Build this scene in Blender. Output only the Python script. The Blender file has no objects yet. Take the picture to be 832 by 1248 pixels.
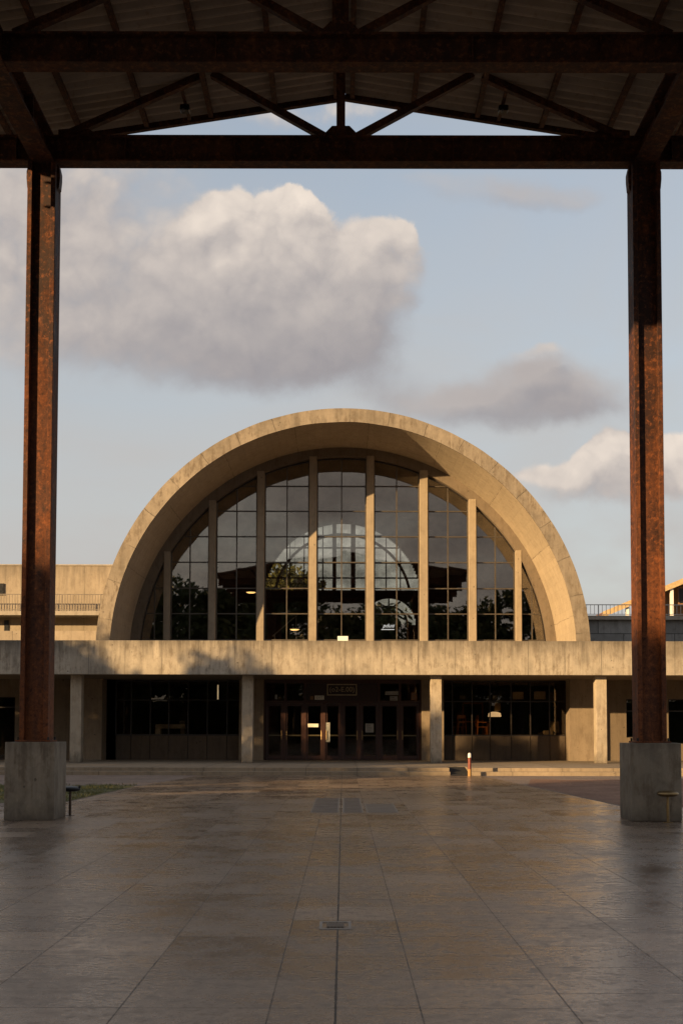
import bpy, bmesh, math, random
from mathutils import Vector, Matrix
R = math.radians
rnd = random.Random(11)
S = bpy.context.scene
COL = S.collection

# ------------------------------------------------------------------ node helpers
def new_mat(name):
    m = bpy.data.materials.new(name); m.use_nodes = True
    nt = m.node_tree; nt.nodes.clear()
    out = nt.nodes.new('ShaderNodeOutputMaterial')
    return m, N(nt), out

class N:
    """short-hand for building node trees"""
    def __init__(s, nt): s.nt = nt
    def n(s, t, **kw):
        x = s.nt.nodes.new(t)
        for k, v in kw.items(): setattr(x, k, v)
        return x
    def link(s, a, b): s.nt.links.new(a, b)
    def put(s, sock, v):
        if v is None: return
        if isinstance(v, bpy.types.NodeSocket): s.link(v, sock)
        else:
            if isinstance(v, (tuple, list)) and len(v) == 3 and sock.type == 'RGBA': v = (*v, 1)
            sock.default_value = v
    def math(s, op, a, b=None, c=None, clamp=False):
        x = s.n('ShaderNodeMath', operation=op, use_clamp=clamp)
        s.put(x.inputs[0], a); s.put(x.inputs[1], b)
        if c is not None: s.put(x.inputs[2], c)
        return x.outputs[0]
    def vec(s, op, a, b=None):
        x = s.n('ShaderNodeVectorMath', operation=op)
        s.put(x.inputs[0], a); s.put(x.inputs[1], b)
        return x.outputs['Value'] if op in ('DOT_PRODUCT', 'LENGTH') else x.outputs['Vector']
    def noise(s, vec, scale, detail=4, rough=.55, dist=0.):
        x = s.n('ShaderNodeTexNoise'); s.put(x.inputs['Vector'], vec)
        x.inputs['Scale'].default_value = scale; x.inputs['Detail'].default_value = detail
        x.inputs['Roughness'].default_value = rough; x.inputs['Distortion'].default_value = dist
        return x.outputs['Fac']
    def voro(s, vec, scale, feature='F1', rand=1.):
        x = s.n('ShaderNodeTexVoronoi', feature=feature); s.put(x.inputs['Vector'], vec)
        x.inputs['Scale'].default_value = scale
        x.inputs['Randomness'].default_value = rand
        return x
    def map(s, v, a, b, c=0., d=1., smooth=False):
        x = s.n('ShaderNodeMapRange'); x.interpolation_type = 'SMOOTHSTEP' if smooth else 'LINEAR'
        s.put(x.inputs[0], v)
        for i, q in enumerate((a, b, c, d)): s.put(x.inputs[i+1], q)
        return x.outputs[0]
    def mix(s, f, a, b, mode='MIX'):
        x = s.n('ShaderNodeMix', data_type='RGBA', blend_type=mode); x.clamp_factor = True
        s.put(x.inputs[0], f); s.put(x.inputs[6], a); s.put(x.inputs[7], b)
        return x.outputs[2]
    def sep(s, v):
        x = s.n('ShaderNodeSeparateXYZ'); s.put(x.inputs[0], v); return x.outputs
    def comb(s, x_, y_, z_):
        x = s.n('ShaderNodeCombineXYZ')
        for i, v in enumerate((x_, y_, z_)): s.put(x.inputs[i], v)
        return x.outputs[0]
    def pos(s): return s.n('ShaderNodeNewGeometry').outputs['Position']
    def bump(s, h, strength, dist=.02):
        x = s.n('ShaderNodeBump'); s.put(x.inputs['Height'], h)
        x.inputs['Strength'].default_value = strength; x.inputs['Distance'].default_value = dist
        return x.outputs[0]
    def bsdf(s, out, color, rough=.6, metal=0., normal=None, spec=.5, **kw):
        x = s.n('ShaderNodeBsdfPrincipled')
        s.put(x.inputs['Base Color'], color); s.put(x.inputs['Roughness'], rough)
        s.put(x.inputs['Metallic'], metal); s.put(x.inputs['Specular IOR Level'], spec)
        if normal is not None: s.put(x.inputs['Normal'], normal)
        for k, v in kw.items(): s.put(x.inputs[k], v)
        s.link(x.outputs[0], out.inputs[0]); return x

def mul3(c, k): return tuple(min(1, q*k) for q in c)

def concrete(name, base, joints=None, radial=None, top_stain=None, boards=None, foot=None, contrast=1., rough=.85, bstr=.5, course=None):
    m, q, out = new_mat(name)
    p = q.pos(); x, y, z = q.sep(p)
    big = q.noise(p, .35, 5, .6); mid = q.noise(p, 2.2, 6, .65, .6); fine = q.noise(p, 22, 5, .7)
    stv = q.vec('MULTIPLY', p, (3.2, 3.2, .22)); streak = q.noise(stv, 1.1, 5, .6, .3)
    v = q.math('ADD', q.math('MULTIPLY', big, .42), q.math('MULTIPLY', mid, .34))
    v = q.math('ADD', v, q.math('MULTIPLY', streak, .24))
    f = q.map(v, .36, .64, 0, 1)
    c = q.mix(f, mul3(base, 1-.34*contrast), mul3(base, 1+.24*contrast))
    blot = q.math('ADD', q.math('MULTIPLY', q.noise(q.vec('MULTIPLY', p, (1., 1., .55)), 4.2, 8, .74, .15), .6), q.math('MULTIPLY', q.noise(q.vec('MULTIPLY', p, (9., 9., .7)), 1., 6, .7), .4))
    c = q.mix(q.map(blot, .48, .62, 0, .62*contrast, True), c, (base[0]*.5, base[1]*.46, base[2]*.42))
    c = q.mix(q.map(blot, .45, .32, 0, .45*contrast, True), c, mul3(base, 1.3))
    c = q.mix(q.map(mid, .52, .75, 0, .35*contrast), c, (base[0]*.62, base[1]*.6, base[2]*.58))
    c = q.mix(q.map(fine, .35, .75, 0, .3), c, mul3(base, .6))
    # pits (blow holes)
    vo = q.voro(p, 3.6); pit = q.math('LESS_THAN', q.math('ADD', vo.outputs['Distance'], q.math('MULTIPLY', q.noise(p, 2.3, 3), .42)), .27)
    c = q.mix(q.math('MULTIPLY', pit, .75), c, mul3(base, .28))
    hgt = q.math('SUBTRACT', q.math('ADD', q.math('MULTIPLY', fine, .5), q.math('MULTIPLY', mid, .8)), pit)
    if boards:   # board-marked shuttering, boards run along Y or X
        ax, w = boards
        if ax == 'ang':
            aa = q.math('MULTIPLY', q.math('ARCTAN2', q.math('SUBTRACT', z, 4.73), x), 9.5)
        else: aa = x if ax == 'x' else z
        fr = q.math('FRACT', q.math('DIVIDE', aa, w))
        ln = q.math('LESS_THAN', fr, .07)
        idx = q.math('FLOOR', q.math('DIVIDE', aa, w))
        wn = q.n('ShaderNodeTexWhiteNoise', noise_dimensions='1D'); q.put(wn.inputs['W'], idx)
        c = q.mix(q.map(wn.outputs[0], 0, 1, 0, .16), c, mul3(base, .55))
        c = q.mix(q.math('MULTIPLY', ln, .10), c, mul3(base, .35))
        hgt = q.math('SUBTRACT', hgt, q.math('MULTIPLY', ln, .4))
    jl = None
    if joints:
        ph, per = joints
        wob = q.math('MULTIPLY', q.math('SUBTRACT', q.noise(p, 3.5, 3), .5), .03)
        xi = q.math('ADD', q.math('ADD', x, wob), ph)
        fr = q.math('ABSOLUTE', q.math('SUBTRACT', q.math('FRACT', q.math('DIVIDE', xi, per)), .5))
        jl = q.math('MULTIPLY', q.math('LESS_THAN', fr, .011/per), q.map(q.noise(p, 1.1, 3), .35, .6, .15, .9))
        near = q.map(fr, 0, .2/per, 1, 0)
        idx = q.math('FLOOR', q.math('ADD', q.math('DIVIDE', xi, per), .5))
        wn = q.n('ShaderNodeTexWhiteNoise', noise_dimensions='1D'); q.put(wn.inputs['W'], idx)
        c = q.mix(q.map(wn.outputs[0], 0, 1, 0, .22), c, mul3(base, .6))
        c = q.mix(q.math('MULTIPLY', q.math('MULTIPLY', near, near), q.map(streak, .4, .7, .05, .5)), c, mul3(base, .4))
    if radial:
        an = q.math('ARCTAN2', q.math('SUBTRACT', z, 4.73), x)
        wob = q.math('MULTIPLY', q.math('SUBTRACT', q.noise(p, 2.2, 5), .5), .014)
        fr = q.math('ABSOLUTE', q.math('SUBTRACT', q.math('FRACT', q.math('DIVIDE', q.math('ADD', an, wob), radial)), .5))
        jl = q.math('MULTIPLY', q.math('LESS_THAN', fr, .0013/radial), q.map(q.noise(p, 1.7, 3), .38, .55, .15, .9))
        idx = q.math('FLOOR', q.math('ADD', q.math('DIVIDE', an, radial), .5))
        wn = q.n('ShaderNodeTexWhiteNoise', noise_dimensions='1D'); q.put(wn.inputs['W'], idx)
        c = q.mix(q.map(wn.outputs[0], 0, 1, 0, .25), c, mul3(base, .62))
    if course:
        br = q.n('ShaderNodeTexBrick'); q.put(br.inputs['Vector'], q.comb(x, z, 0)); br.offset = .5
        br.inputs['Scale'].default_value = 1; br.inputs['Brick Width'].default_value = course[0]
        br.inputs['Row Height'].default_value = course[1]; br.inputs['Mortar Size'].default_value = .022
        br.inputs['Color1'].default_value = (1, 1, 1, 1); br.inputs['Color2'].default_value = (.72, .72, .72, 1); br.inputs['Mortar'].default_value = (.3, .3, .3, 1)
        c = q.mix(1., c, br.outputs['Color'], 'MULTIPLY')
        hgt = q.math('SUBTRACT', hgt, q.math('MULTIPLY', br.outputs['Fac'], 2.))
    if jl is not None:
        c = q.mix(q.math('MULTIPLY', jl, .8), c, mul3(base, .22))
        hgt = q.math('SUBTRACT', hgt, q.math('MULTIPLY', jl, 1.5))
    if top_stain:   # weathering: algae and dirt washed down from the upper edge in uneven drips
        z0, z1 = top_stain
        dr = q.noise(q.vec('MULTIPLY', p, (4.5, 4.5, .5)), 1., 5, .65)
        t = q.map(z, z0, z1, 0, 1)
        st = q.map(q.math('ADD', q.math('MULTIPLY', t, .62), q.math('MULTIPLY', dr, .9)), .70, 1.12, 0, .8)
        c = q.mix(st, c, (.085, .07, .055))
    if foot:        # splash dirt and grime creeping up from the ground
        sp2 = q.noise(q.vec('MULTIPLY', p, (2.5, 2.5, 1.4)), 2., 6, .7)
        st = q.map(q.math('ADD', q.map(z, foot[0], foot[1], .62, 0), q.math('MULTIPLY', sp2, .8)), .62, 1.05, 0, .7)
        c = q.mix(st, c, (.06, .048, .036))
    q.bsdf(out, c, rough, 0, q.bump(hgt, bstr, .015), .35)
    return m

def rust(name, dark, orange, amount=.5, rough=.8, zlit=None):
    m, q, out = new_mat(name)
    p = q.pos()
    a = q.noise(q.vec('MULTIPLY', p, (1, 1, .35)), 2.2, 7, .68, .5); b = q.noise(p, 14, 6, .7); c3 = q.noise(p, 70, 3, .7)
    v = q.math('ADD', q.math('MULTIPLY', a, .55), q.math('MULTIPLY', b, .45))
    if zlit:
        z = q.sep(p)[2]
        v = q.math('ADD', v, q.map(z, zlit[0], zlit[1], .12, -.06))  # rust coloured brighter low, darker high, standing in for sunlight on the column foot
    f = q.map(v, .56-amount*.3, .84-amount*.3, 0, 1)
    c = q.mix(f, dark, orange)
    c = q.mix(q.map(b, .5, .72, 0, .8), c, mul3(dark, .5))
    c = q.mix(q.map(c3, .55, .75, 0, .5), c, mul3(orange, .45))
    c = q.mix(q.map(q.noise(q.vec('MULTIPLY', p, (1., 1., .3)), 6, 6, .72), .54, .74, 0, .55), c, mul3(orange, 1.25)); c = q.mix(q.map(q.noise(q.vec('MULTIPLY', p, (9., 9., .6)), 1.2, 5, .7), .54, .70, 0, .25), c, mul3(dark, .7)); fl = q.noise(p, 11, 7, .75, .3); c = q.mix(q.map(fl, .52, .64, 0, .75), c, mul3(dark, .8)); c = q.mix(q.map(fl, .46, .38, 0, .55), c, mul3(orange, 1.3))
    q.bsdf(out, c, q.map(a, .3, .7, rough-.2, rough+.1), 0, q.bump(q.math('ADD', b, c3), .5, .006), .3)
    return m

def plain(name, c, rough=.5, metal=0., var=.25, scale=6., bstr=.1, spec=.5):
    m, q, out = new_mat(name)
    p = q.pos(); a = q.noise(p, scale, 5, .6); b = q.noise(p, scale*9, 4, .6)
    f = q.math('ADD', q.math('MULTIPLY', a, .7), q.math('MULTIPLY', b, .3))
    col = q.mix(q.map(f, .35, .65), mul3(c, 1-var), mul3(c, 1+var*.6))
    q.bsdf(out, col, q.map(a, .3, .7, max(.05, rough-.1), min(1, rough+.1)), metal, q.bump(b, bstr, .004), spec)
    return m

def glass(name, tint, base_refl, k=1.):
    m, q, out = new_mat(name)
    p = q.pos()
    nrm = q.bump(q.noise(p, .9, 2, .5), .05, .02)
    tr = q.n('ShaderNodeBsdfTransparent'); dirt = q.noise(p, 1.1, 5, .6)
    q.put(tr.inputs[0], q.mix(q.map(dirt, .4, .7), tint, mul3(tint, .72)))
    gl = q.n('ShaderNodeBsdfGlossy'); gl.inputs['Roughness'].default_value = .012; gl.inputs[0].default_value = (1, .93, .85, 1)
    q.put(gl.inputs['Normal'], nrm)
    fr = q.n('ShaderNodeFresnel'); fr.inputs['IOR'].default_value = 1.5
    fac = q.math('ADD', q.math('MULTIPLY', fr.outputs[0], k), base_refl, clamp=True)
    mx = q.n('ShaderNodeMixShader'); q.put(mx.inputs[0], fac); q.link(tr.outputs[0], mx.inputs[1]); q.link(gl.outputs[0], mx.inputs[2])
    q.link(mx.outputs[0], out.inputs[0])
    return m

def emit(name, c, s):
    m, q, out = new_mat(name)
    e = q.n('ShaderNodeEmission'); e.inputs[0].default_value = (*c, 1); e.inputs[1].default_value = s
    q.link(e.outputs[0], out.inputs[0]); return m

CB = (.38, .305, .22)
M = dict(
    vault=concrete('vault concrete', (.45, .365, .265), radial=R(18.6), boards=('ang', .31), contrast=.75),
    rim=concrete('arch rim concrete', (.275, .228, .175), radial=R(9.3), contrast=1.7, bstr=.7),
    parapet=concrete('parapet concrete', (.39, .338, .270), joints=(.65, 1.45), top_stain=(3.8, 5.15), contrast=1.55, bstr=.8),
    column=concrete('column concrete', (.40, .335, .255), contrast=1.1, foot=(.26, 1.0)),
    mullion=concrete('mullion concrete', (.32, .26, .19), contrast=.7, bstr=.25),
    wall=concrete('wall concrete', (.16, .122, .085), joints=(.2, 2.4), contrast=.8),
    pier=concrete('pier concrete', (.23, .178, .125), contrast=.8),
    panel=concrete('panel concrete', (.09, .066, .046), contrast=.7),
    wing=concrete('wing concrete', (.33, .275, .21), joints=(.3, 2.9), top_stain=(8.2, 10.6), contrast=.7),
    stone=concrete('stone block wall', (.27, .265, .255), course=(2.6, .93), contrast=.9),
    slab=concrete('slab concrete', (.34, .30, .25), contrast=.8),
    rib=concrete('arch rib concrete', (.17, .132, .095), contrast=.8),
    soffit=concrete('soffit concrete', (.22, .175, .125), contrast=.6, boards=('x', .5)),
    ped=concrete('pedestal concrete', (.27, .228, .175), contrast=1.6, foot=(0, .5), top_stain=(.9, 1.55), bstr=.9),
    porch=concrete('porch floor concrete', (.30, .235, .165), joints=(.4, 1.8), contrast=.8),
    steel=rust('rusted column steel', (.026, .010, .007), (.185, .058, .018), .5, .8, (1.5, 8.5)),
    beam=rust('rusted beam steel', (.034, .014, .010), (.19, .075, .030), .36, .75),
    bar=plain('dark bronze glazing bar', (.075, .06, .045), .5, .2),
    frame=plain('dark bronze frame', (.02, .014, .011), .45, .1),
    doorwood=plain('mahogany door frame', (.045, .016, .010), .45),
    black=plain('black metal', (.012, .012, .013), .4, .4),
    brass=plain('aged brass', (.26, .18, .085), .38, .85, var=.4),
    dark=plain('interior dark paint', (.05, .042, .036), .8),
    room=plain('room paint', (.15, .115, .08), .8),
    rubber=plain('black rubber', (.008, .008, .009), .8),
    white=plain('white paint', (.78, .75, .69), .5, var=.08),
    paper=plain('paper', (.70, .66, .56), .7, var=.08),
    orangewood=plain('orange stained wood', (.62, .24, .06), .45),
    brownboard=plain('brown board', (.22, .11, .05), .6),
    railing=plain('painted steel railing', (.17, .145, .12), .5, .3),
    palerail=plain('pale painted railing', (.42, .41, .39), .5, .1),
    ink=plain('grey ink', (.12, .11, .10), .7),
    gold=plain('dull gilt lettering', (.45, .36, .22), .45, .3),
    red=plain('red paint', (.17, .035, .02), .5, var=.4),
    ochre=plain('worn ochre paint', (.34, .19, .06), .6, var=.4),
    cream=plain('cream painted wall', (.46, .30, .14), .7),
    tile=plain('clay roof tile', (.22, .10, .05), .75, scale=12, bstr=.5),
    trim=plain('timber trim', (.48, .34, .17), .6),
    lampglass=plain('lamp lens', (.16, .16, .16), .3),
    glow=emit('warm lamp glow', (1, .62, .22), 1.6),
    shadeglow=emit('lit lamp shade', (1, .72, .40), .55),
    dimglow=emit('pale tube glow', (1, .86, .6), .35),
    scriptglow=emit('white sign letters', (1, .98, .92), .33),
    glass=glass('tinted curtain wall glass', (.88, .84, .775), .10, 1.0),
    dglass=glass('dark shopfront glass', (.80, .73, .64), .008, .8),
    rglass=glass('clear rear glass', (.96, .98, .97), .01, .4),
    bark=plain('bark', (.07, .05, .035), .9, scale=3, bstr=.6),
)

def leaf_mat(name, c):
    m, q, out = new_mat(name)
    oi = q.n('ShaderNodeNewGeometry'); p = oi.outputs['Position']
    f = q.noise(p, .9, 3); g = oi.outputs['Random Per Island']
    col = q.mix(f, mul3(c, .55), mul3(c, 1.3)); col = q.mix(q.math('MULTIPLY', g, .5), col, (c[0]*1.5, c[1]*1.15, c[2]*.7))
    q.bsdf(out, col, .6, 0, None, .3)
    return m
M['leaf'] = leaf_mat('dark green leaves', (.045, .065, .022))
M['leaf2'] = leaf_mat('olive leaves', (.075, .085, .028))

def ground_mats():
    # --- stone paving: long slabs along Y, five joint lines, cross joints staggered
    m, q, out = new_mat('stone paving')
    p = q.pos(); x, y, z = q.sep(p)
    W = .862
    xs = q.math('DIVIDE', q.math('ADD', x, .437+.862*40-.02), W)     # joints at -1.43, -.59, .46(…)
    colid = q.math('FLOOR', xs)
    wc = q.n('ShaderNodeTexWhiteNoise', noise_dimensions='1D'); q.put(wc.inputs['W'], colid)
    L = .78
    ys = q.math('DIVIDE', q.math('ADD', q.math('ADD', y, 100.), q.math('MULTIPLY', q.math('FLOOR', q.math('MULTIPLY', wc.outputs[0], 4)), L/4)), L)
    rowid = q.math('FLOOR', ys)
    wt = q.n('ShaderNodeTexWhiteNoise', noise_dimensions='2D'); q.put(wt.inputs['Vector'], q.comb(colid, rowid, 0))
    fx = q.math('FRACT', xs); fy = q.math('FRACT', ys)
    wob = q.math('MULTIPLY', q.noise(p, 9, 4), .006)
    jx = q.math('LESS_THAN', q.math('MULTIPLY', q.math('MINIMUM', fx, q.math('SUBTRACT', 1., fx)), W), q.math('ADD', wob, .0016))
    jy = q.math('LESS_THAN', q.math('MULTIPLY', q.math('MINIMUM', fy, q.math('SUBTRACT', 1., fy)), L), q.math('ADD', wob, .0010))
    seam = q.math('LESS_THAN', q.math('ABSOLUTE', q.math('ADD', x, .04)), q.math('ADD', q.math('MULTIPLY', q.noise(p, 14, 6, .8), .020), -.003))
    t = wt.outputs[0]
    big = q.noise(p, .28, 5, .6, .4); mid = q.noise(p, 1.8, 6, .65); fine = q.noise(p, 26, 6, .75)
    vein = q.noise(q.vec('MULTIPLY', p, (1., 1.35, 1.)), 7.5, 7, .72, .5)
    b = (.260, .185, .128)
    c = q.mix(q.map(t, 0, 1), (b[0]*.54, b[1]*.56, b[2]*.62), mul3(b, 1.22))
    c = q.mix(q.math('MULTIPLY', q.math('GREATER_THAN', t, .94), .55), c, mul3(b, 1.55)); c = q.mix(q.math('MULTIPLY', q.math('LESS_THAN', t, .07), .5), c, mul3(b, .5))
    c = q.mix(q.map(big, .35, .65, 0, .35), c, mul3(b, .62))
    c = q.mix(q.map(mid, .45, .7, 0, .4), c, (b[0]*1.1, b[1]*1.08, b[2]*1.06))
    c = q.mix(q.map(vein, .47, .60, 0, .55), c, mul3(b, .45))
    c = q.mix(q.map(fine, .45, .66, 0, .5), c, mul3(b, .42))
    band = q.noise(q.vec('MULTIPLY', p, (.28, 2.6, 1.)), 1.6, 6, .65, .4)
    c = q.mix(q.map(band, .50, .68, 0, .16), c, mul3(b, .6))
    # scattered dark spots of chewing gum and oil
    sp = q.voro(p, 1.6); spot = q.map(q.math('ADD', sp.outputs['Distance'], q.math('MULTIPLY', fine, .06)), .055, .085, .55, 0)
    c = q.mix(spot, c, mul3(b, .35))
    j = q.math('MAXIMUM', q.math('MULTIPLY', q.math('MAXIMUM', jx, jy), q.map(mid, .35, .6, .95, .55)), seam)
    c = q.mix(j, c, (.035, .027, .02))
    ro = q.math('ADD', q.map(mid, .32, .68, .09, .30), q.math('MULTIPLY', t, .09)); ro = q.math('ADD', ro, q.map(vein, .45, .62, -.02, .12))
    ro = q.math('ADD', ro, q.map(fine, .4, .7, -.04, .12)); ro = q.math('ADD', ro, q.map(big, .35, .65, -.05, .07))
    ro = q.math('ADD', ro, q.math('MULTIPLY', j, .4))
    chip = q.noise(p, 24, 6, .75)
    h = q.math('ADD', q.math('MULTIPLY', fine, .25), q.math('MULTIPLY', chip, .9))
    h = q.math('ADD', h, q.math('MULTIPLY', t, .35)); h = q.math('SUBTRACT', h, q.math('MULTIPLY', j, 1.2))
    q.bsdf(out, c, ro, 0, q.bump(h, .24, .009), .42)
    M['paving'] = m
    def gravel(name, a, b2, sc):
        m, q, out = new_mat(name); p = q.pos()
        v = q.voro(p, sc); n1 = q.noise(p, .8, 5, .6); n2 = q.noise(p, 6, 5, .6)
        wn = q.n('ShaderNodeTexWhiteNoise', noise_dimensions='3D'); q.put(wn.inputs['Vector'], v.outputs['Position'])
        c = q.mix(wn.outputs[0], a, b2); c = q.mix(q.map(n1, .4, .65, 0, .6), c, mul3(a, .6)); c = q.mix(q.map(n2, .45, .7, 0, .5), c, mul3(b2, .7))
        q.bsdf(out, c, .9, 0, q.bump(v.outputs['Distance'], .8, .03), .2); return m
    M['gravel'] = gravel('pinkish grey gravel', (.21, .155, .125), (.30, .235, .19), 16)
    M['redgravel'] = gravel('red brown crushed brick', (.20, .105, .068), (.29, .18, .125), 14)
    M['earth'] = gravel('trodden earth', (.16, .13, .085), (.22, .18, .12), 9)
    M['soil'] = gravel('thin turf soil', (.10, .10, .04), (.16, .135, .06), 12)
    m, q, out = new_mat('grass blade'); oi = q.n('ShaderNodeNewGeometry')
    c = q.mix(oi.outputs['Random Per Island'], (.07, .085, .025), (.17, .15, .05))
    q.bsdf(out, c, .7); M['blade'] = m
    m, q, out = new_mat('corrugated sheet'); p = q.pos()
    a = q.noise(q.vec('MULTIPLY', p, (.5, 2., 1.)), 1.4, 6, .65); b3 = q.noise(p, 9, 5)
    c = q.mix(q.map(a, .35, .65), (.32, .26, .20), (.42, .35, .28)); c = q.mix(q.map(b3, .55, .72, 0, .3), c, (.16, .085, .05))
    q.bsdf(out, c, .6, .25, q.bump(b3, .2, .005)); M['sheet'] = m
ground_mats()

# ------------------------------------------------------------------ mesh helpers
class MB:
    def __init__(s): s.v = []; s.f = []
    def add(s, vs, fs):
        o = len(s.v); s.v += [Vector(v) for v in vs]; s.f += [tuple(i+o for i in f) for f in fs]; return s
    def box(s, x0, x1, y0, y1, z0, z1):
        vs = [(x, y, z) for z in (z0, z1) for y in (y0, y1) for x in (x0, x1)]
        return s.add(vs, [(0, 2, 3, 1), (4, 5, 7, 6), (0, 1, 5, 4), (2, 6, 7, 3), (0, 4, 6, 2), (1, 3, 7, 5)])
    def bar(s, a, b, w, h, up=(0, 1, 0)):
        """rectangular bar from a to b; h along 'up', w across"""
        a, b = Vector(a), Vector(b); d = (b-a).normalized(); u = Vector(up); r = d.cross(u).normalized(); u = r.cross(d).normalized()
        vs = [p + r*i*w/2 + u*j*h/2 for p in (a, b) for i, j in ((-1, -1), (1, -1), (1, 1), (-1, 1))]
        return s.add(vs, [(3, 2, 1, 0), (4, 5, 6, 7), (0, 1, 5, 4), (1, 2, 6, 5), (2, 3, 7, 6), (3, 0, 4, 7)])
    def tube(s, a, b, r0, r1=None, n=12):
        a, b = Vector(a), Vector(b); r1 = r0 if r1 is None else r1
        d = (b-a).normalized(); u = Vector((1, 0, 0)) if abs(d.x) < .9 else Vector((0, 1, 0)); e = d.cross(u).normalized(); g = d.cross(e)
        vs = [p + (e*math.cos(2*math.pi*i/n) + g*math.sin(2*math.pi*i/n))*r for p, r in ((a, r0), (b, r1)) for i in range(n)]
        fs = [(i, (i+1) % n, n+(i+1) % n, n+i) for i in range(n)] + [tuple(range(n-1, -1, -1)), tuple(range(n, 2*n))]
        return s.add(vs, fs)
    def lathe(s, prof, c, n=24):
        c = Vector(c); k = len(prof)
        vs = [c + Vector((r*math.cos(2*math.pi*i/n), r*math.sin(2*math.pi*i/n), z)) for r, z in prof for i in range(n)]
        fs = [(j*n+i, j*n+(i+1) % n, (j+1)*n+(i+1) % n, (j+1)*n+i) for j in range(k-1) for i in range(n)]
        fs += [tuple(range(n-1, -1, -1)), tuple(range((k-1)*n, k*n))]
        return s.add(vs, fs)
    def prism_y(s, pts, y0, y1):
        """polygon in XZ pushed along Y"""
        n = len(pts); vs = [(x, y0, z) for x, z in pts] + [(x, y1, z) for x, z in pts]
        return s.add(vs, [tuple(range(n)), tuple(range(2*n-1, n-1, -1))] + [((i+1) % n, i, n+i, n+(i+1) % n) for i in range(n)])
    def ring_y(s, cx, cz, r0, r1, a0, a1, y0, y1, n):
        """annulus sector (r0..r1, angles in rad) pushed along Y, closed"""
        vs = []
        for i in range(n+1):
            a = a0+(a1-a0)*i/n
            for r in (r0, r1):
                for y in (y0, y1): vs.append((cx+r*math.cos(a), y, cz+r*math.sin(a)))
        fs = []
        for i in range(n):
            b = 4*i; e = b+4
            fs += [(b, b+2, e+2, e), (b+1, e+1, e+3, b+3), (b, e, e+1, b+1), (b+2, b+3, e+3, e+2)]
        fs += [(0, 1, 3, 2), (4*n, 4*n+2, 4*n+3, 4*n+1)]
        return s.add(vs, fs)
    def build(s, name, mat, parent=None, origin=None, bevel=0., smooth=False, seg=1):
        me = bpy.data.meshes.new(name); o = bpy.data.objects.new(name, me); COL.objects.link(o)
        base = Vector((0, 0, 0))
        if parent is not None:
            o.parent = parent; q = parent
            while q is not None: base += q.location; q = q.parent
        elif origin is not None:
            base = Vector(origin); o.location = base
        bm = bmesh.new(); vv = [bm.verts.new(v-base) for v in s.v]
        for f in s.f:
            try: bm.faces.new([vv[i] for i in f])
            except ValueError: pass
        bmesh.ops.recalc_face_normals(bm, faces=bm.faces)
        if bevel: 
            bmesh.ops.bevel(bm, geom=[e for e in bm.edges if len(e.link_faces) == 2 and e.calc_face_angle(0) > .6], offset=bevel, segments=seg, affect='EDGES', profile=.5)
        if smooth:
            for f in bm.faces: f.smooth = True
        bm.to_mesh(me); bm.free()
        if smooth:
            try: me.set_sharp_from_angle(angle=R(40))
            except Exception: pass
        me.materials.append(mat)
        return o

def thing(name, label, cat, loc=(0, 0, 0), group=None):
    o = bpy.data.objects.new(name, None); COL.objects.link(o); o.location = loc; o.empty_display_size = .3
    o['label'] = label; o['category'] = cat
    if group: o['group'] = group
    return o
def tag(o, label, cat, group=None):
    o['label'] = label; o['category'] = cat
    if group: o['group'] = group
    return o
def struct(o): o['kind'] = 'structure'; return o
def copy_tree(o, parent=None):
    c = o.copy(); COL.objects.link(c)
    if parent is not None: c.parent = parent
    for ch in list(o.children): copy_tree(ch, c)
    return c
def text(name, body, size, mat, parent=None, loc=(0, 0, 0), shear=0., depth=.008):
    cu = bpy.data.curves.new(name, 'FONT'); cu.body = body; cu.size = size; cu.align_x = 'CENTER'; cu.align_y = 'CENTER'; cu.extrude = depth; cu.shear = shear
    t = bpy.data.objects.new(name+'_curve', cu); COL.objects.link(t); bpy.context.view_layer.update()
    me = bpy.data.meshes.new_from_object(t.evaluated_get(bpy.context.evaluated_depsgraph_get()))
    bpy.data.objects.remove(t)
    me.transform(Matrix.Rotation(R(90), 4, 'X')); me.name = name
    me.materials.clear(); me.materials.append(mat)
    o = bpy.data.objects.new(name, me); COL.objects.link(o)
    L = Vector(loc)
    if parent is not None: o.parent = parent; L = L - parent.location
    o.location = L
    return o

# ------------------------------------------------------------------ the ground
F = .26                        # porch floor height
struct(MB().add([(-3000, -3000, -.012), (3000, -3000, -.012), (3000, 3000, -.012), (-3000, 3000, -.012)], [(0, 1, 2, 3)]).build('ground', M['earth']))
plaza_pts = [(-60, -60), (60, -60), (60, 24.4), (5.85, 24.4), (4.8, 41.2), (-4.9, 41.2), (-5.75, 33.0), (-6.05, 24.6), (-60, 24.6)]
struct(MB().add([(x, y, 0) for x, y in plaza_pts], [tuple(range(len(plaza_pts)))]).build('plaza_paving', M['paving']))
struct(MB().add([(-30, 24.6, -.006), (-6.03, 24.6, -.006), (-5.75, 33.0, -.006), (-4.9, 41.2, -.006), (-30, 41.2, -.006)], [(0, 1, 2, 3, 4)]).build('gravel_strip', M['gravel']))
struct(MB().add([(4.8, 41.2, -.006), (5.83, 24.4, -.006), (30, 24.4, -.006), (30, 41.2, -.006)], [(0, 1, 2, 3)]).build('forecourt_path', M['gravel']))
rp = [(5.95, 24.6), (5.35, 34.2)] + [(5.6+.5*i, 38.2+.25*math.sin(i*1.3)) for i in range(1, 12)] + [(14, 37.6), (14, 24.6)]
struct(MB().add([(x, y, -.002) for x, y in rp], [tuple(range(len(rp)))]).build('red_gravel_bed', M['redgravel']))
gp = [(-6.12, 25.6), (-5.83, 33.2)] + [(-6.3-.5*i, 33.9+.4*math.sin(i*1.7)) for i in range(1, 10)] + [(-11.4, 25.6)]
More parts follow.
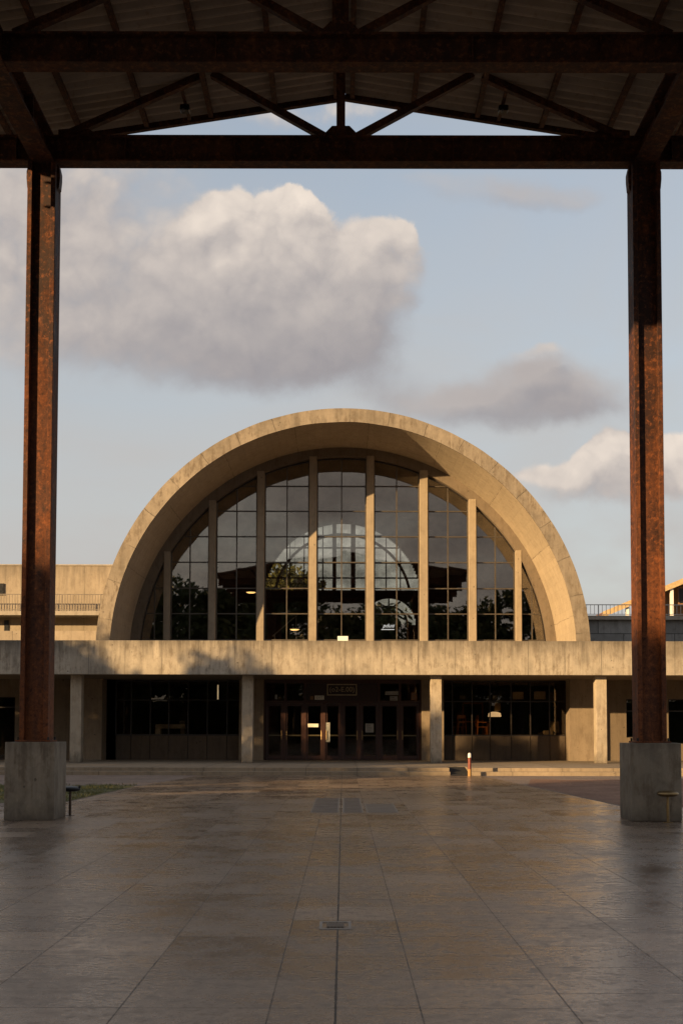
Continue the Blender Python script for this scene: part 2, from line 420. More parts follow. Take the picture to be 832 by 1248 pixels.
struct(MB().add([(x, y, -.002) for x, y in gp], [tuple(range(len(gp)))]).build('turf_bed', M['soil']))
g = MB()
for _ in range(9000):
    y = rnd.uniform(25.6, 34.0); x = rnd.uniform(-11, -6.12+(y-25.6)*.038)
    if y > 33.3 and rnd.random() < .6: continue
    if math.sin(x*2.1+y)*math.sin(y*1.7-x) < -.35 and rnd.random() < .85: continue
    a = rnd.uniform(0, 6.28); h = rnd.uniform(.03, .085); w = .012; dx, dy = math.cos(a), math.sin(a); t = rnd.uniform(-.03, .03)
    g.add([(x-dx*w, y-dy*w, 0), (x+dx*w, y+dy*w, 0), (x+t, y+t, h)], [(0, 1, 2)])
gr = g.build('grass', M['blade']); gr['kind'] = 'stuff'; tag(gr, 'sparse dry grass beside the left pedestal', 'grass')

# dark stone covers set in the paving and the small drain on the seam
def cover(label, x0, x1, y0, y1, mat, split=None):
    t = thing('access_cover', label, 'floor cover', ((x0+x1)/2, y0, 0))
    MB().box(x0, x1, y0, y1, -.02, .004).build('frame', M['covframe'], t)
    s = MB()
    s.box(x0+.03, x1-.03, y0+.08, y1-.08, -.02, .008)
    s.build('lid', mat, t)
M['covframe'] = plain('worn cover frame', (.27, .235, .20), .5, .3)
M['darkstone'] = plain('dark slate slab', (.075, .062, .055), .45, var=.4, scale=3)
M['midstone'] = plain('brown slate slab', (.12, .098, .08), .45, var=.35, scale=3)
cover('dark slate floor cover touching the left side of the plaza centre seam', -.63, -.075, 22.7, 27.6, M['darkstone'])
cover('dark slate floor cover touching the right side of the plaza centre seam', -.005, .40, 22.7, 27.6, M['darkstone'])
cover('brownish grey floor cover furthest right of the three slabs in the paving', .46, 1.08, 22.7, 25.5, M['midstone'])
t = thing('drain_cover', 'small bronze grated drain cover set across the centre seam of the plaza', 'drain cover', (-.06, 9.7, 0))
d = MB(); d.box(-.19, .07, 9.52, 9.56, -.02, .005); d.box(-.19, .07, 9.86, 9.90, -.02, .005); d.box(-.19, -.165, 9.56, 9.86, -.02, .005); d.box(.045, .07, 9.56, 9.86, -.02, .005)
d.build('frame', M['covframe'], t)
d = MB(); d.box(-.13, .01, 9.60, 9.82, -.02, .004)
for i in range(5): d.box(-.125+.028*i, -.107+.028*i, 9.61, 9.81, .004, .009)
d.build('grate', plain('bronze grate', (.10, .075, .055), .45, .5), t)

# ------------------------------------------------------------------ steel canopy
CY = 21.2; NY = 18.0
RZ = 14.08; SL = .158; REDGE = 22.6; RX = 9.0
canopy = thing('steel_canopy', 'rusted steel canopy with corrugated gable roof framing the plaza', 'canopy', (0, CY, 1.37))
for s, CYc in ((-1, CY), (1, CY), (-1, 14.2), (1, 14.2)):
    cx = s*5.5
    MB().box(cx-.172, cx+.172, CYc-.10, CYc-.05, 1.40, 11.95).build('column_web', M['steel'], canopy)
    MB().box(cx-.255, cx-.17, CYc-.21, CYc+.21, 1.405, 11.95).build('column_flange', M['steel'], canopy, bevel=.006)
    MB().box(cx+.17, cx+.255, CYc-.21, CYc+.21, 1.405, 11.95).build('column_flange', M['steel'], canopy, bevel=.006)
    MB().box(cx-.31, cx+.31, CYc-.27, CYc+.27, 1.372, 1.402).build('base_plate', M['steel'], canopy, bevel=.004)
    b = MB()
    for e in (-1, 1):
        b = MB(); x = cx+e*.256
        b.prism_y([(x, 11.93), (x, 11.45), (x+e*.035, 11.5), (x+e*.05, 11.68), (x+e*.05, 11.8), (x+e*.02, 11.93)], CYc-.09, CYc+.09)
        b.build('bracket', M['beam'], canopy)
    for i in (-1, 1):
        for j in (-1, 1): MB().tube((cx+i*.27, CYc+j*.235, 1.40), (cx+i*.27, CYc+j*.235, 1.455), .02, n=8).build('anchor_bolt', M['black'], canopy)
    if CYc != CY: continue
    # eave beam running back over the plaza
    e = MB(); x0, x1 = cx-.2, cx+.2
    e.box(x0, x1, 10.2, CY+.19, 11.958, 12.0); e.box(cx-.03, cx+.03, 10.2, CY+.19, 12.0, 12.42); e.box(x0, x1, 10.2, CY+.19, 12.42, 12.455)
    for k in range(5): e.box(x0+.02, x1-.02, 12.1+k*1.9, 12.115+k*1.9, 12.0, 12.42)
    e.build('eave_beam', M['beam'], canopy)
def tie(y):
    b = MB(); z0, z1 = 11.975, 12.462
    b.box(-RX, RX, y-.15, y+.15, z0, z0+.035); b.box(-RX, RX, y-.02, y+.02, z0+.035, z1-.035); b.box(-RX, RX, y-.15, y+.15, z1-.035, z1)
    for k in range(9): 
        x = -8+2*k; b.box(x-.008, x+.008, y-.13, y+.13, z0+.035, z1-.035)
    b.build('tie_beam', M['beam'], canopy)
tie(CY); tie(NY); tie(14.2); tie(10.6)
def roof_z(x): return RZ-SL*abs(x)
def strut(a, b, y, w=.13, name='diagonal_brace'):
    MB().bar((a[0], y, a[1]), (b[0], y, b[1]), w, .12).build(name, M['beam'], canopy)
for y, pw in ((CY, .16), (NY, .26)):
    MB().box(-.06-pw/2, -.06+pw/2, y-.07, y+.07, 12.462, 14.0).build('king_post', M['beam'], canopy)
    for s in (-1, 1):
        strut((s*5.15-.03, 12.49), (s*2.58-.03, roof_z(2.58)-.02), y)
        strut((s*.25-.06, 12.47), (s*2.4-.03, roof_z(2.4)-.02), y-.003)
        if y == CY:
            MB().prism_y([(s*5.25, 12.463), (s*4.4, 12.463), (s*4.75, 12.66), (s*5.25, 12.62)], y-.03, y+.03).build('gusset_plate', M['beam'], canopy)
    MB().prism_y([(-.45, 12.464), (.33, 12.464), (.1, 12.70), (-.22, 12.70)], y-.028, y+.028).build('gusset_plate', M['beam'], canopy)
for s in (-1, 1):       # purlins along the sheets, a rafter under the far verge
    for x in (.16, 1.35, 2.6, 3.85, 5.1, 6.4, 7.7, 8.9):
        MB().box(s*x-.045, s*x+.045, 10.1, REDGE-.12, roof_z(x)-.13, roof_z(x)-.025).build('purlin', M['beam'], canopy)
    MB().bar((s*.02, REDGE-.05, roof_z(.02)-.075), (s*RX, REDGE-.05, roof_z(RX)-.075), .14, .1).build('verge_rafter', M['beam'], canopy)
r = MB(); ny = 50*8; vs = []
for j in range(ny+1):
    y = 10.+(REDGE-10.)*j/ny; dz = .05*math.cos(2*math.pi*j/8)
    vs += [(-RX-.15, y, roof_z(RX+.15)+dz+.005), (0, y, RZ+dz+.005), (RX+.15, y, roof_z(RX+.15)+dz+.005)]
fs = []
for j in range(ny):
    a = 3*j; fs += [(a, a+1, a+4, a+3), (a+1, a+2, a+5, a+4)]
r.add(vs, fs); r.build('roof_sheet', M['sheet'], canopy)

for s, lab in ((-1, 'dark floodlight hanging under the left slope of the canopy roof'), (1, 'dark floodlight hanging under the right slope of the canopy roof')):
    x = s*3.0; z = roof_z(3.0)-.14
    t = thing('floodlight', lab, 'floodlight', (x, 21.75, z), 'floodlights under the canopy')
    MB().box(x-.03, x+.03, 21.1, 22.35, z-.05, z).build('arm', M['beam'], t)
    b = MB(); b.tube((x, 21.75, z-.05), (x, 21.75, z-.12), .03); b.box(x-.09, x+.09, 21.64, 21.82, z-.21, z-.10); b.build('housing', M['black'], t, bevel=.015)
    MB().tube((x-.03, 21.66, z-.205), (x-.03, 21.65, z-.235), .035, .03, 14).build('lens', M['lampglass'], t)

# pedestals
BACKP = 'worn concrete pedestal under a nearer column of the canopy, just outside the picture'
for s, yp, lab in ((-1, CY, 'worn concrete pedestal under the left rusted column'), (1, CY, 'worn concrete pedestal under the right rusted column, brass light in front'), (-1, 14.2, BACKP), (1, 14.2, BACKP)):
    p = MB().box(s*5.5-.44, s*5.5+.44, yp-.44, yp+.44, 0, 1.37)
    o = p.build('concrete_pedestal', M['ped'], None, (s*5.5, yp, 0), bevel=.014, seg=2)
    # slightly knocked about edges
    for v in o.data.vertices:
        v.co += Vector((rnd.uniform(-.004, .004), rnd.uniform(-.004, .004), rnd.uniform(-.004, .004) if v.co.z > .1 else 0))
    tag(o, lab, 'pedestal', 'pedestals of the canopy')

# mushroom path lights
def path_light(label, x, y, mat, mat2, knob=False):
    t = thing('path_light', label, 'path light', (x, y, 0), 'mushroom path lights by the pedestals')
    MB().tube((x, y, .012), (x, y, .46), .026, .022, 14).build('stem', mat2, t, smooth=True)
    MB().lathe([(.085, 0), (.085, .008), (.04, .014)], (x, y, 0), 20).build('foot', mat2, t)
    MB().lathe([(.03, .445), (.13, .45), (.172, .47), (.185, .495), (.178, .52), (.14, .54), (.06, .55), (.0, .551)], (x, y, 0), 32).build('cap', mat, t, smooth=True)
    if knob: MB().tube((x+.16, y-.02, .47), (x+.18, y-.02, .56), .022, .018).build('knob', mat, t)
path_light('brass mushroom path light standing in front of the right pedestal', 5.62, 20.5, M['brass'], M['brass'])
path_light('black mushroom path light peeking out behind the left pedestal', -5.03, 21.85, M['black'], plain('brown bronze', (.07, .045, .03), .45, .5), True)

# bollards at the steps
def bollard(label, x, y, h, r, body):
    t = thing('bollard', label, 'bollard', (x, y, 0), 'bollards at the foot of the steps')
    MB().tube((x, y, .0), (x, y, h*.30), r*1.12, r*1.1, 16).build('sleeve', M['ochre'] if body is M['red'] else M['paper'], t, smooth=True)
    MB().tube((x, y, h*.30), (x, y, h*.86), r, r, 16).build('post', body, t, smooth=True)
    MB().lathe([(r*1.02, h*.80), (r*1.04, h*.9), (r*.9, h*.97), (r*.4, h), (0, h)], (x, y, 0), 16).build('cap', M['white'], t, smooth=True)
bollard('short red bollard with white cap and brass sleeve by the gap in the steps', 4.36, 40.75, .80, .058, M['red'])
bollard('pale bollard at the right picture edge beyond the right pedestal', 11.86, 40.6, 1.0, .12, M['paper'])

# ------------------------------------------------------------------ the arched hall
B = thing('arched_hall', 'board-marked concrete hall with glazed half-round arch above a long porch', 'building', (0, 46.6, 0))
YF, YG, YB = 48.0, 52.35, 66.0
ZC, RO, RI = 4.73, 10.08, 9.52
a0 = math.asin((4.25-ZC)/RO)
MB().ring_y(0, ZC, RI, RO, a0, math.pi-a0, YF+.02, YB, 128).build('vault', M['vault'], B)
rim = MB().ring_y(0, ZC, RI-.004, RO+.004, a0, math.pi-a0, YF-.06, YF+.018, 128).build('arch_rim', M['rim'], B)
for v in rim.data.vertices:
    n = math.sin(v.co.x*3.1)*math.sin(v.co.z*2.7+1)*.008; v.co.z += n
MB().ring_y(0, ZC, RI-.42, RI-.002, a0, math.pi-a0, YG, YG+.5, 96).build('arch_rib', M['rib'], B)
RG = RI-.42
# gallery floor / porch roof, parapet
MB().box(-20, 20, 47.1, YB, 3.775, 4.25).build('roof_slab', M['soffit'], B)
pp = MB()
pp.box(-20.2, 20.2, 46.6, 47.098, 3.765, 5.115)
o = pp.build('parapet', M['parapet'], B, bevel=.014, seg=2)
for cx in (-17.3, -10.68, -3.82, 3.72, 10.32, 17.2):
    MB().box(cx-.222, cx+.222, 47.15, 47.6, F, 3.775).build('column', M['column'], B, bevel=.012)
# porch floor and steps, cut by the ramp
RA, RB2 = 3.74, 4.42
def stepset(x0, x1):
    m = MB(); m.box(x0, x1, 41.2, 41.6, -.1, .13); m.box(x0, x1, 41.58, 42.9, -.1, F-.002); m.build('steps', M['porch'], B, bevel=.008)
stepset(-20, RA); stepset(RB2, 20)
MB().box(-20, 20, 42.9, 51.2, -.1, F).build('porch_floor', M['porch'], B)
# ground floor walls
W = 51.6
def wall(x0, x1, z0=F-.1, z1=3.776, y0=W, y1=W+.35, mat='wall', name='wall'):
    return MB().box(x0, x1, y0, y1, z0, z1).build(name, M[mat], B)
MB().box(-20, 20, 51.2, YB, .0, F-.003).build('interior_floor', M['room'], B)
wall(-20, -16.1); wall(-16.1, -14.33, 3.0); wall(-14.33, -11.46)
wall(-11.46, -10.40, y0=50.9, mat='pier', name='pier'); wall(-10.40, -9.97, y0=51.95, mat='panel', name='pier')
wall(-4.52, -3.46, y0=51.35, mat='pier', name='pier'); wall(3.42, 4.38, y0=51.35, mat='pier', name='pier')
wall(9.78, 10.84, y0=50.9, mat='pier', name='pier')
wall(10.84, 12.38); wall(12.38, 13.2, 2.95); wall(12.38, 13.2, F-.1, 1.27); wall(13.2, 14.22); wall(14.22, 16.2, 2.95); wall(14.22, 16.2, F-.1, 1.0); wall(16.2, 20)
for x0, x1 in ((-20, -19.7), (19.7, 20)): MB().box(x0, x1, W+.35, YB, 0, 3.776).build('wall', M['dark'], B)
MB().box(-19.7, 19.7, YB-.3, YB, 0, 3.776).build('wall', M['dark'], B)
for x in (-3.95, 3.9): MB().box(x-.1, x+.1, W+.36, 62, F, 3.776).build('partition', M['room'], B)
MB().box(-19.7, 19.7, 61.9, 62.1, F, 3.776).build('partition', M['room'], B)

def pane_grid(xs, zs, y, mat, parent, clip=None, tilt=.0022):
    """glass panes, each set a hair out of true; clip = radius of the arch"""
    m = MB()
    for i in range(len(xs)-1):
        for j in range(len(zs)-1):
            x0, x1, z0, z1 = xs[i], xs[i+1], zs[j], zs[j+1]
            if clip:
                def top(x): return ZC+math.sqrt(max(0, clip*clip-x*x))
                if top(x0) <= z0+.02 and top(x1) <= z0+.02: continue
                pts = [(x0, z0), (x1, z0)]; K = 8
                ups = [(x1+(x0-x1)*k/K) for k in range(K+1)]
                pts = []
                lo = [x for x in [x0+(x1-x0)*k/K for k in range(K+1)] if top(x) > z0]
                if len(lo) < 2: continue
                pts = [(lo[0], z0), (lo[-1], z0)] + [(x, min(z1, top(x))) for x in reversed(lo)]
                # drop duplicates
                q2 = []
                for p in pts:
                    if not q2 or (abs(p[0]-q2[-1][0])+abs(p[1]-q2[-1][1])) > 1e-4: q2.append(p)
                if abs(q2[0][0]-q2[-1][0])+abs(q2[0][1]-q2[-1][1]) < 1e-4: q2.pop()
                pts = q2
                if len(pts) < 3: continue
            else: pts = [(x0, z0), (x1, z0), (x1, z1), (x0, z1)]
            cx, cz = (x0+x1)/2, (z0+z1)/2; ta, tb = rnd.gauss(0, tilt), rnd.gauss(0, tilt)
            n = len(pts); vs = []
            for dy in (0, .012):
                vs += [(x, y+dy+ta*(x-cx)+tb*(z-cz), z) for x, z in pts]
            m.add(vs, [tuple(range(n)), tuple(range(2*n-1, n-1, -1))] + [((i2+1) % n, i2, n+i2, n+(i2+1) % n) for i2 in range(n)])
    return m.build('pane', mat, parent)

# arched curtain wall
mx = [-7.87, -5.86, -3.70, -1.36, 1.20, 3.595, 5.77, 7.82]
mw = [.27, .31, .33, .34, .34, .36, .33, .26]
for x, w in zip(mx, mw):
    zt = ZC+math.sqrt((RG+.12)**2-x*x)
    MB().box(x-w/2, x+w/2, YG-.02, YG+.42, 4.25, zt).build('mullion', M['mullion'], B, bevel=.012)
TZ = [4.30, 5.60, 6.777, 7.92, 9.095, 10.256, 11.41, 12.545, 14.2]
edges = [-RG] + mx + [RG]
for i in range(9):
    xa = edges[i]+(mw[i-1]/2 if i else 0); xb = edges[i+1]-(mw[i]/2 if i < 8 else 0)
    xm = (xa+xb)/2
    if i == 0: xm = -8.45
    if i == 8: xm = 8.45
    yb = YG+.30
    fr = MB(); w = .05
    def ztop(x): return ZC+math.sqrt(max(0, RG*RG-x*x))
    for x in (xa+.03, xm, xb-.03):
        if ztop(x) > 4.4: fr.box(x-w/2, x+w/2, yb-.03, yb+.06, 4.25, ztop(x)-.005)
    for z in TZ[1:-1]:
        r2 = RG*RG-(z-ZC)**2
        if r2 <= 0: continue
        hx = math.sqrt(r2); l, r_ = max(xa, -hx), min(xb, hx)
        if r_-l > .1: fr.box(l, r_, yb-.026, yb+.056, z-w/2, z+w/2)
    f = fr.build('window', M['bar'], B)
    # curved edge bar follows the rib
    cb = MB(); K = 10
    for k in range(K):
        p, q = xa+(xb-xa)*k/K, xa+(xb-xa)*(k+1)/K
        if ztop(p) < 4.3 and ztop(q) < 4.3: continue
        cb.bar((p, yb+.01, max(4.25, ztop(p)-.03)), (q, yb+.01, max(4.25, ztop(q)-.03)), .06, .09)
    cb.build('edge_bar', M['frame'], f)
    pane_grid([xa, xm, xb], TZ, yb+.015, M['glass'], f, clip=RG-.005)

# rear wall of the hall with lunette and a lower round window, dark inside
def arc(cx, cz, r, a, b, n): return [(cx+r*math.cos(a+(b-a)*i/n), cz+r*math.sin(a+(b-a)*i/n)) for i in range(n+1)]
def holed_wall():
    # wall built from strips so that both openings are real holes
    m = MB(); L = (-.05, 8.75, 4.42, 9.40); S2 = (2.55, 7.45, 1.5, 7.45); n = 240
    for i in range(n):
        xa, xb = -RI+2*RI*i/n, -RI+2*RI*(i+1)/n; x = (xa+xb)/2
        top = ZC+math.sqrt(max(0, RI*RI-x*x))
        segs = []; z = 4.25
        for cx, cz, r, sill in (S2, L):
            if abs(x-cx) < r:
                zt = cz+math.sqrt(r*r-(x-cx)**2)
                if zt > sill: segs.append((z, sill)); z = zt
        segs.append((z, top))
        for s0, s1 in segs:
            if s1-s0 > .01: m.add([(xa, YB-.25, s0), (xb, YB-.25, s0), (xb, YB-.25, s1), (xa, YB-.25, s1), (xa, YB-.02, s0), (xb, YB-.02, s0), (xb, YB-.02, s1), (xa, YB-.02, s1)],
                                  [(0, 1, 2, 3), (7, 6, 5, 4), (0, 4, 5, 1), (3, 2, 6, 7)])
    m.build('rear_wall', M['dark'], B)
    w1 = MB(); yb = YB-.18
    for x, w in ((-3.0, .06), (-2.2, .06), (-1.15, .07), (-.5, .22), (.55, .26), (1.5, .07), (2.4, .06), (3.2, .06)):
        zt = 8.75+math.sqrt(max(0, 4.42**2-(x+.05)**2)); w1.box(x-w/2, x+w/2, yb, yb+.1, 9.4, zt)
    for z in (10.1, 10.95, 11.8, 12.5):
        hx = math.sqrt(4.42**2-(z-8.75)**2); w1.box(-.05-hx, -.05+hx, yb+.003, yb+.08, z-.04, z+.04)
    w1.ring_y(-.05, 8.75, 3.75, 3.9, .2, math.pi-.2, yb+.11, yb+.16, 40)
    f = w1.build('rear_window', M['frame'], B)
    MB().prism_y([(-.05+4.42*math.cos(math.asin(.65/4.42)), 9.4)] + arc(-.05, 8.75, 4.42, math.asin(.65/4.42), math.pi-math.asin(.65/4.42), 40)[1:], YB-.13, YB-.12).build('pane', M['rglass'], f)
    w2 = MB(); w2.ring_y(2.55, 7.45, 1.0, 1.1, 0, math.pi, yb, yb+.08, 24)
    w2.bar((1.4, yb+.04, 7.5), (3.2, yb+.04, 8.76), .09, .07); w2.bar((3.75, yb+.05, 7.55), (1.95, yb+.05, 8.74), .09, .07); w2.bar((2.55, yb+.045, 7.45), (2.55, yb+.045, 8.93), .08, .06)
    f = w2.build('rear_window', M['frame'], B)
    MB().prism_y(arc(2.55, 7.45, 1.5, 0, math.pi, 30), YB-.13, YB-.12).build('pane', M['rglass'], f)
holed_wall()
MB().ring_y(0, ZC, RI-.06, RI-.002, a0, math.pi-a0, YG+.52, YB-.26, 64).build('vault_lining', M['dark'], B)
# ground-floor glazing
def shopfront(x0, x1, z0, z1, xs, zt, y, with_panel=True, panelmat='panel'):
    fr = MB(); w = .05
    for x in xs: fr.box(x-w/2, x+w/2, y-.03, y+.05, z0, z1)
    fr.box(x0, x1, y-.034, y+.054, z0-.03, z0+.03); fr.box(x0, x1, y-.034, y+.054, z1-.03, z1+.03)
    fr.box(x0, x1, y-.026, y+.046, zt-.025, zt+.025)
    f = fr.build('window', M['frame'], B)
    pane_grid(xs, [z0, zt, z1], y+.005, M['dglass'], f, tilt=.0015)
    if with_panel:
        for a, b in zip(xs[:-1], xs[1:]):
            MB().box(a+.012, b-.012, y-.05, y+.12, F-.05, z0-.03).build('panel', M[panelmat], B, bevel=.008)
        MB().box(x0, x1, y+.0, y+.1, F-.06, z0-.035).build('sill_wall', M['frame'], B)
shopfront(-9.97, -4.52, 1.35, 3.72, [-9.97, -9.3, -8.46, -7.65, -6.8, -5.96, -5.09, -4.54], 2.88, 51.85)
shopfront(4.38, 9.78, 1.35, 3.72, [4.40, 4.8, 5.66, 6.45, 7.38, 8.22, 9.06, 9.76], 2.84, 51.85)
shopfront(12.38, 13.2, 1.27, 2.95, [12.4, 13.18], 2.43, 51.75, False)
shopfront(14.22, 16.2, 1.0, 2.95, [14.25, 15.2, 16.17], 2.43, 51.75, False)
shopfront(-16.1, -14.33, .3, 3.0, [-16.08, -15.2, -14.36], 2.55, 51.75, False)
# entrance: eight leaves in a mahogany frame under a transom
ent = MB()
DX = [-3.40, -2.575, -1.68, -.835, -.06, .73, 1.57, 2.485, 3.36]
for x in DX: ent.box(x-.07, x+.07, 51.62, 51.80, F, 2.78)
ent.box(-3.47, 3.43, 51.61, 51.81, 2.72, 2.86); ent.box(-3.47, 3.43, 51.61, 51.81, 3.62, 3.774)
for x in (-3.42, -2.52, -1.68, 1.57, 2.485, 3.38): ent.box(x-.05, x+.05, 51.63, 51.79, 2.86, 3.62)
E_ = ent.build('entrance_frame', M['doorwood'], B)
MB().box(-1.62, 1.51, 51.69, 51.74, 2.86, 3.62).build('fascia_board', plain('dark mahogany board', (.03, .014, .010), .4), E_)
for a, b in ((-3.37, -2.57), (-2.47, -1.73), (1.62, 2.435), (2.535, 3.33)):
    pane_grid([a, b], [2.86, 3.62], 51.71, M['dglass'], E_)
for i in range(8):
    a, b = DX[i]+.075, DX[i+1]-.075
    d = MB(); s = .075
    d.box(a, a+s, 51.66, 51.74, F+.02, 2.71); d.box(b-s, b, 51.66, 51.74, F+.02, 2.71)
    d.box(a+s, b-s, 51.66, 51.74, 2.62, 2.71); d.box(a+s, b-s, 51.66, 51.74, F+.02, F+.2)
    dr = d.build('door', M['doorwood'], B)
    MB().box(a+s, b-s, 51.655, 51.745, 1.31, 1.37).build('push_bar', plain('door rail bronze', (.12, .095, .05), .4, .6) if i == 0 else bpy.data.materials['door rail bronze'], dr)
    pane_grid([a+s, b-s], [F+.2, 1.31], 51.70, M['dglass'], dr); pane_grid([a+s, b-s], [1.37, 2.62], 51.70, M['dglass'], dr)
    hx = b-.035 if i % 2 == 0 else a+.035
    MB().tube((hx, 51.60, 1.15), (hx, 51.60, 1.55), .016, n=8).build('handle', M['brass'], dr)

# signs and notices at the entrance
t = thing('entrance_sign', 'gilt framed dark sign with gilt lettering over the middle doors', 'sign', (-.05, 51.6, 3.11))
fr = MB(); fr.box(-.70, .60, 51.55, 51.60, 3.09, 3.13); fr.box(-.70, .60, 51.55, 51.60, 3.545, 3.585); fr.box(-.70, -.66, 51.55, 51.60, 3.13, 3.545); fr.box(.56, .60, 51.55, 51.60, 3.13, 3.545)
fr.build('frame', M['gold'], t)
MB().box(-.665, .565, 51.565, 51.605, 3.125, 3.55).build('board', M['frame'], t)
text('lettering', '(o2-E.00)', .30, M['gold'], t, (-.05, 51.56, 3.345))
def notice(label, x0, x1, z0, z1, y, mat='paper', txt=None, size=.1, name='notice', cat='notice', lines=0):
    t = thing(name, label, cat, ((x0+x1)/2, y, z0))
    MB().box(x0, x1, y-.006, y, z0, z1).build('sheet', M[mat], t)
    if txt: text('lettering', txt, size, M['ink'], t, ((x0+x1)/2, y-.007, (z0+z1)/2), depth=.002)
    if lines:
        l = MB()
        for k in range(lines):
            z = z1-(k+.8)*(z1-z0)/(lines+.6); l.box(x0+.04, x1-.04-rnd.random()*.1, y-.009, y-.006, z-.012, z+.012)
        l.build('print', M['ink'], t)
M['grey'] = plain('grey print', (.34, .33, .30), .6); M['yellow'] = plain('yellow print', (.5, .38, .10), .6)
notice('cream paper notice taped across the third door from the left', -1.54, -1.08, 1.70, 1.85, 51.65)
notice('tall grey and white leaflet at the edge of the fourth door from the left', -.74, -.57, 1.05, 1.90, 51.65, 'grey', lines=7)
notice('printed grey poster on the sixth door from the left', .98, 1.34, 1.47, 1.86, 51.65, 'grey', lines=4)
notice('pale plate reading EXIT above the third door from the left', -1.24, -.83, 2.90, 3.08, 51.60, 'paper', 'EXIT', .14, 'door_plate', 'sign')
notice('small brown plate left of the EXIT plate over the doors', -1.44, -1.30, 2.90, 3.06, 51.60, 'brownboard', None, .1, 'door_plate', 'sign')
notice('long narrow lettered plate over the second door from the right', 1.84, 2.42, 3.12, 3.27, 51.66, 'grey', 'INFORMATION', .085, 'door_plate', 'sign')
notice('square pale plate below the long lettered plate over the doors', 2.05, 2.38, 2.87, 3.06, 51.60, 'grey', None, .1, 'door_plate', 'sign', lines=2)
notice('upright brownish notice in the transom of the rightmost door', 2.98, 3.24, 2.90, 3.22, 51.66, 'brownboard', lines=3)
notice('small upright pale notice in the transom of the leftmost door', -2.98, -2.88, 2.92, 3.12, 51.66, 'grey')

# white box on the ledge of the arched window, script sign on the glass
t = thing('sign_box', 'small white box sign on the sill at the middle of the arched window', 'sign', (-.02, 47.3, 5.11))
MB().box(-.22, .20, 46.75, 46.92, 5.118, 5.31).build('box', M['white'], t, bevel=.01)
MB().box(-.17, .15, 46.80, 46.88, 5.095, 5.118).build('foot', M['black'], t)
t = thing('script_sign', 'white handwritten-style lettering underlined, on the glass right of the middle bay', 'sign', (2.0, 52.55, 6.1))
text('lettering', "pduıs", .24, M['scriptglow'], t, (2.02, 52.55, 6.24), .35)
MB().box(1.70, 2.28, 52.54, 52.56, 6.06, 6.085).build('underline', M['scriptglow'], t)

# things seen through the glass
def pendant(label, x, z, y=54.3):
    t = thing('pendant_lamp', label, 'lamp', (x, y, z), 'pendant lamps inside the hall')
    zt = ZC+math.sqrt((RI-.06)**2-x*x)
    MB().tube((x, y, z+.1), (x, y, zt), .008, n=6).build('rod', M['black'], t)
    MB().lathe([(.24, z), (.2, z+.06), (.05, z+.1)], (x, y, 0), 20).build('shade', M['black'], t)
    MB().lathe([(.0, z-.05), (.15, z-.045), (.22, z-.006)], (x, y, 0), 20).build('diffuser', M['glow'], t)
pendant('low glowing pendant lamp inside the fourth bay of the arched window', -2.24, 6.22)
pendant('higher glowing pendant lamp inside the third bay of the arched window', -4.26, 7.94)
t = thing('handrail', 'pale slanting handrail inside the fourth bay of the arched window', 'handrail', (-2.6, 55, 4.25))
MB().tube((-3.3, 55, 5.95), (-2.1, 55, 7.0), .03, n=8).build('rail', M['palerail'], t)
MB().tube((-3.2, 55, 4.25), (-3.2, 55, 6.03), .022, n=8).build('post', M['palerail'], t); MB().tube((-2.2, 55, 4.25), (-2.2, 55, 6.9), .022, n=8).build('post', M['palerail'], t)
t = thing('counter', 'white counter with a dark open front behind the left ground-floor window', 'counter', (-7.6, 52.4, F))
MB().box(-8.28, -6.95, 52.06, 52.7, 1.62, 1.82).build('top', M['white'], t, bevel=.03); MB().box(-8.28, -8.06, 52.08, 52.68, F, 1.62).build('leg', M['white'], t)
MB().box(-7.16, -6.98, 52.08, 52.68, F, 1.62).build('leg', M['palerail'], t); MB().box(-8.06, -7.16, 52.5, 52.6, F, 1.62).build('back_panel', M['dark'], t)
t = thing('printer', 'small grey machine on the right end of the white counter', 'machine', (-7.0, 52.4, 1.82))
MB().box(-7.22, -6.98, 52.15, 52.55, 1.823, 1.98).build('body', M['grey'], t, bevel=.02); MB().box(-7.18, -7.02, 52.13, 52.15, 1.86, 1.90).build('tray', M['ink'], t)
t = thing('tube_light', 'upright pale tube light inside the left ground-floor window', 'lamp', (-5.55, 52.6, 2.9))
MB().tube((-5.58, 52.6, 2.93), (-5.58, 52.6, 3.58), .03, n=10).build('tube', M['dimglow'], t)
MB().box(-5.63, -5.53, 52.57, 52.66, 3.58, 3.775).build('holder', M['black'], t); MB().box(-5.62, -5.54, 52.57, 52.63, 2.88, 2.93).build('end_cap', M['black'], t)
def chair(label, x, y, rz):
    t = thing('wooden_chair', label, 'chair', (0, 0, F), 'orange wooden chairs behind the right window')
    mat = M['orangewood']
    for i in (-1, 1):
        MB().bar((i*.21, -.2, F), (i*.19, -.19, F+.46), .045, .045).build('leg', mat, t)
        MB().bar((i*.22, .24, F), (i*.19, .2, F+1.0), .045, .045).build('leg', mat, t)
        MB().bar((i*.22, -.2, F+.68), (i*.21, .2, F+.70), .05, .03, (0, 0, 1)).build('armrest', mat, t)
    MB().box(-.24, .24, -.23, .22, F+.46, F+.50).build('seat', mat, t, bevel=.012)
    MB().box(-.21, .21, .185, .215, F+.86, F+1.02).build('backrest', mat, t, bevel=.01); MB().box(-.2, .2, .19, .21, F+.66, F+.74).build('back_slat', mat, t)
    t.location = (x, y, F+PL-.0); t.rotation_euler = (0, 0, rz)
    return t
PL = .98
pl = MB().box(4.42, 7.9, 52.3, 56.5, F, F+PL)
pl.build('raised_floor', M['brownboard'], B)
chair('orange wooden chair nearest the left edge of the right ground-floor window', 5.2, 52.75, R(200))
chair('orange wooden chair turned sideways beside the dining table in the right window', 6.2, 52.9, R(95))
